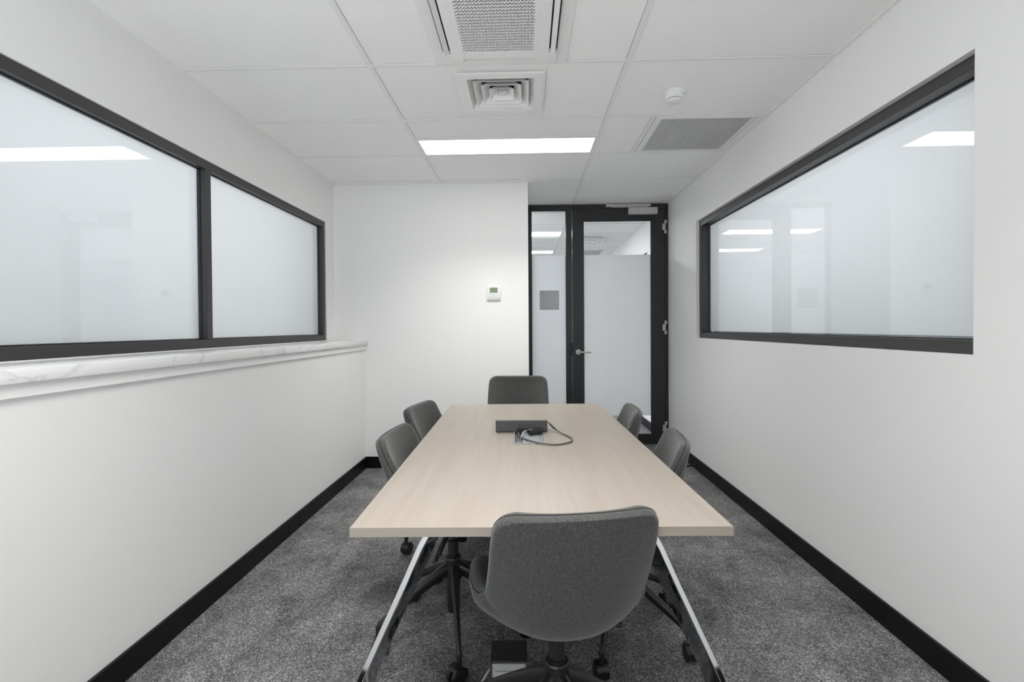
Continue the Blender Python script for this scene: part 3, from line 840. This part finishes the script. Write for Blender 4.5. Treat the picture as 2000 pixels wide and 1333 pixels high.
for x in (-.004, .004): b.box(x - .0012, x + .0012, -.0542, -.0538, .060, .063)
b.obj('socket_slots', M['mark'], sp)['kind'] = 'stuff'
wcb = MB(); wcb.tube(spline([(-.1265, 1.625, .055), (-.140, 1.60, .050), (-.165, 1.555, .034), (-.20, 1.50, .012), (-.25, 1.46, .0046), (-.32, 1.44, .0046)]), .004, 8)
tag(wcb.obj('power_cable', M['white_cable'], None, smooth=60), 'off white power cable trailing from the floor power box', 'cable')

# ------------------------------------------------------------------ chairs
def catmull1(vals, n):
    out = []
    for i in range(n):
        u = i / (n - 1) * (len(vals) - 1); k = min(int(u), len(vals) - 2); t = u - k
        p0, p1, p2, p3 = vals[max(k - 1, 0)], vals[k], vals[k + 1], vals[min(k + 2, len(vals) - 1)]
        out.append(0.5 * (2 * p1 + (p2 - p0) * t + (2 * p0 - 5 * p1 + 4 * p2 - p3) * t * t + (3 * p1 - p0 - 3 * p2 + p3) * t ** 3))
    return out
#       y      z     half-width lift thickness
PROF = [(.232, .430, .165, .018, .040),
        (.215, .445, .205, .034, .046),
        (.120, .454, .222, .050, .052),
        (.000, .450, .222, .060, .055),
        (-.095, .452, .206, .080, .056),
        (-.162, .480, .190, .098, .056),
        (-.202, .545, .189, .090, .054),
        (-.224, .625, .188, .066, .050),
        (-.240, .694, .189, .047, .045),
        (-.2495, .744, .186, .034, .041),
        (-.2518, .760, .1825, .031, .040),
        (-.2535, .772, .1750, .028, .039),
        (-.2548, .781, .1630, .026, .037),
        (-.2555, .786, .1440, .025, .036)]
def chair_shell():
    NR, NT = 25, 13
    cy_, cz_, hw_, lf, th = [catmull1([p[i] for p in PROF], NR) for i in range(5)]
    P = []
    for i in range(NR):
        a, c = max(i - 1, 0), min(i + 1, NR - 1)
        t = Vector((0, cy_[c] - cy_[a], cz_[c] - cz_[a])).normalized()
        nrm = Vector((0, t.z, -t.y))           # towards the sitter
        if nrm.z < 0 and i < NR / 2: nrm = -nrm
        if nrm.y < 0 and i >= NR / 2: nrm = -nrm
        row = []
        for j in range(NT):
            u = -1 + 2 * j / (NT - 1); u = math.copysign(abs(u) ** 0.9, u)
            row.append(Vector((hw_[i] * u, cy_[i], cz_[i])) + nrm * (lf[i] * (abs(u) * hw_[i] / max(hw_[i], .186)) ** 2.3))
        P.append(row)
    # normals
    Nn = []
    for i in range(NR):
        row = []
        for j in range(NT):
            a = P[min(i + 1, NR - 1)][j] - P[max(i - 1, 0)][j]; c = P[i][min(j + 1, NT - 1)] - P[i][max(j - 1, 0)]
            n = c.cross(a).normalized(); row.append(n)
        Nn.append(row)
    if Nn[NR // 4][NT // 2].z < 0: Nn = [[-n for n in r] for r in Nn]
    vs, fs = [], []
    def idx(l, i, j): return l * NR * NT + i * NT + j
    for sgn in (1, -1):
        for i in range(NR):
            for j in range(NT):
                vs.append(P[i][j] + Nn[i][j] * (sgn * th[i] / 2))
    for i in range(NR - 1):
        for j in range(NT - 1):
            fs.append((idx(0, i, j), idx(0, i, j + 1), idx(0, i + 1, j + 1), idx(0, i + 1, j)))
            fs.append((idx(1, i, j), idx(1, i + 1, j), idx(1, i + 1, j + 1), idx(1, i, j + 1)))
    loop = [(0, j) for j in range(NT)] + [(i, NT - 1) for i in range(1, NR)] + [(NR - 1, j) for j in range(NT - 2, -1, -1)] + [(i, 0) for i in range(NR - 2, 0, -1)]
    base = len(vs); cen = Vector((0, -.08, .56))
    for k, (i, j) in enumerate(loop):
        # push the middle of the rim outwards, away from the neighbouring row or column
        ia, ja = loop[k - 1]; ib, jb = loop[(k + 1) % len(loop)]
        o = (P[ib][jb] - P[ia][ja]).cross(Nn[i][j])
        if o.dot(P[i][j] - P[min(max(i, 2), NR - 3)][min(max(j, 2), NT - 3)]) < 0: o = -o
        vs.append(P[i][j] + o.normalized() * th[i] * .22)
    nL = len(loop)
    for k in range(nL):
        i, j = loop[k]; i2, j2 = loop[(k + 1) % nL]; mk, mk2 = base + k, base + (k + 1) % nL
        fs.append((idx(0, i, j), mk, mk2, idx(0, i2, j2))); fs.append((mk, idx(1, i, j), idx(1, i2, j2), mk2))
    me = bpy.data.meshes.new('shell_cage'); me.from_pydata([tuple(v) for v in vs], [], fs)
    bm = bmesh.new(); bm.from_mesh(me); bmesh.ops.recalc_face_normals(bm, faces=bm.faces); bm.to_mesh(me); bm.free()
    o = bpy.data.objects.new('shell_cage', me); COL.objects.link(o)
    sub = o.modifiers.new('s', 'SUBSURF'); sub.levels = 2; sub.render_levels = 2
    dg = bpy.context.evaluated_depsgraph_get(); dg.update()
    out = bpy.data.meshes.new_from_object(o.evaluated_get(dg)); bpy.data.objects.remove(o)
    out.name = 'upholstered_shell'
    rim = [out.vertices[base + k].co.copy() for k in range(nL)]
    for p in out.polygons: p.use_smooth = True
    out.materials.clear(); out.materials.append(M['fabric'])
    return out, rim
SHELL, RIM = chair_shell()
seam = MB(); seam.tube(RIM, .0014, 6, closed=True); SEAM = seam.mesh('piping', M['seam'], smooth=60)

def star_leg():
    # leg along +X, hub at origin
    secs = []
    for x, z, wy, hz in ((.018, .250, .019, .027), (.05, .240, .017, .024), (.12, .205, .014, .019), (.20, .160, .0115, .015), (.262, .124, .010, .013), (.285, .108, .010, .013), (.296, .092, .010, .012), (.298, .072, .0095, .006)):
        t = Vector((.3, 0, -.17)).normalized() if x < .27 else Vector((.3, 0, -.7)).normalized()
        if x > .29: t = Vector((.05, 0, -1)).normalized()
        nn = Vector((-t.z, 0, t.x))
        if nn.z < 0: nn = -nn
        if x > .27: nn = Vector((1, 0, .35)).normalized() if x < .29 else Vector((1, 0, .05)).normalized()
        c = Vector((x, 0, z)); sec = []
        for k in range(12):
            a = 2 * PI * k / 12; ca, sa = math.cos(a), math.sin(a)
            f = lambda v: math.copysign(abs(v) ** .7, v)
            sec.append(c + Vector((0, 1, 0)) * wy * f(ca) + nn * hz * f(sa))
        secs.append(sec)
    b = MB(); b.sweep(secs); return b.mesh('base_leg', M['black'], smooth=50)
LEG = star_leg()
def caster_meshes():
    b = MB()
    RY = Matrix.Rotation(PI / 2, 4, 'X')
    for yo in (-.013, .013):
        mt = Matrix.Translation((-.012, yo, .0305)) @ RY
        b.lathe([(.012, -.009), (.026, -.009), (.0295, -.007), (.0305, -.002), (.0305, .002), (.0295, .007), (.026, .009), (.012, .009)], 24, mt)
    w_ = b.mesh('caster', M['black'], smooth=35)
    b = MB()
    # hood: an arc over the wheels
    pr = []
    for k in range(11):
        a = math.radians(-15 + 14.5 * k); pr.append((-.012 + .0345 * math.cos(a), .0305 + .0345 * math.sin(a)))
    for k in range(10, -1, -1):
        a = math.radians(-15 + 14.5 * k); pr.append((-.012 + .0315 * math.cos(a), .0305 + .0315 * math.sin(a)))
    b.sweep([[(x, y, z) for x, z in pr] for y in (-.021, .021)])
    b.box(-.020, .010, -.0025, .0025, .012, .062)
    b.lathe([(.009, .055), (.009, .088), (.006, .092)], 14)
    h = b.mesh('caster_hood', M['black_gloss'], smooth=40)
    return w_, h
CW, CH = caster_meshes()
def fixed_parts():
    b = MB(); b.lathe([(.024, .205), (.034, .212), (.037, .235), (.035, .262), (.031, .282), (.033, .290), (.030, .296), (.022, .296)], 28); hub = b.mesh('hub', M['black'], smooth=35)
    b = MB(); b.lathe([(.024, .078), (.026, .082), (.026, .205), (.024, .210)], 22); tail = b.mesh('cylinder_tail', M['black'], smooth=35)
    b = MB(); b.lathe([(.0255, .296), (.0255, .302), (.021, .304), (.021, .36), (.014, .362), (.014, .41)], 22); gas = b.mesh('gas_lift', M['black'], smooth=35)
    b = MB(); b.box(-.045, .045, -.060, .060, .392, .412); b.box(-.09, .09, -.075, .12, .412, .420); plate = b.mesh('tilt_mechanism', M['black'], .004, 2, 40)
    b = MB(); b.tube(spline([(.07, -.01, .39), (.12, -.012, .388), (.165, -.012, .384), (.18, -.012, .383)], 4), [.005] * 9 + [.0075] * 4, 10); lev = b.mesh('height_lever', M['black'], smooth=40)
    return hub, gas, plate, lev, tail
HUB, GAS, PLATE, LEVER, TAIL = fixed_parts()

def make_chair(loc, rz, label, base_a, raise_=0.0, amber=None):
    t = thing('swivel_chair', label, 'chair', (loc[0], loc[1], 0), rz, 'charcoal swivel chairs around the meeting table')
    s = link('upholstered_shell', SHELL, t, (0, 0, raise_)); link('piping', SEAM, s)
    hb = link('hub', HUB, t); hb.rotation_euler.z = base_a
    link('gas_lift', GAS, t); link('cylinder_tail', TAIL, t)
    if raise_:
        b = MB(); b.lathe([(.014, .40), (.014, .41 + raise_)], 16); b.obj('gas_piston', M['black'], t, smooth=40)
    p = link('tilt_mechanism', PLATE, t, (0, 0, raise_)); link('height_lever', LEVER, p)
    for k in range(5):
        a = base_a + 2 * PI * k / 5
        lg = link('base_leg', LEG, t); lg.rotation_euler.z = a
        c = link('caster', CW, lg, (.298, 0, 0)); c.rotation_euler.z = [0.5, -0.9, 1.3, -0.4, 2.2][(k + int(abs(loc[0]) * 37)) % 5]
        h = link('caster_hood', CH, lg, (.298, 0, 0)); h.rotation_euler.z = c.rotation_euler.z
    return t
D = math.radians
make_chair((.078, 1.325), D(9), 'charcoal upholstered swivel chair nearest the camera, its back towards the camera', D(82 - 9))
make_chair((-.295, 1.925), D(-93), 'charcoal swivel chair on the left side of the table, nearer the camera', D(-6 + 93))
make_chair((-.345, 2.560), D(-101), 'charcoal swivel chair on the left side of the table, farther from the camera', D(180 + 101))
make_chair((.346, 1.930), D(82), 'charcoal swivel chair on the right side of the table, nearer the camera', D(35 - 82), -.012)
make_chair((.302, 2.500), D(86), 'charcoal swivel chair on the right side of the table, closer to the door', D(20 - 86))
make_chair((-.055, 3.02), D(180), 'charcoal swivel chair at the far end of the table, facing the camera', D(40), .085)
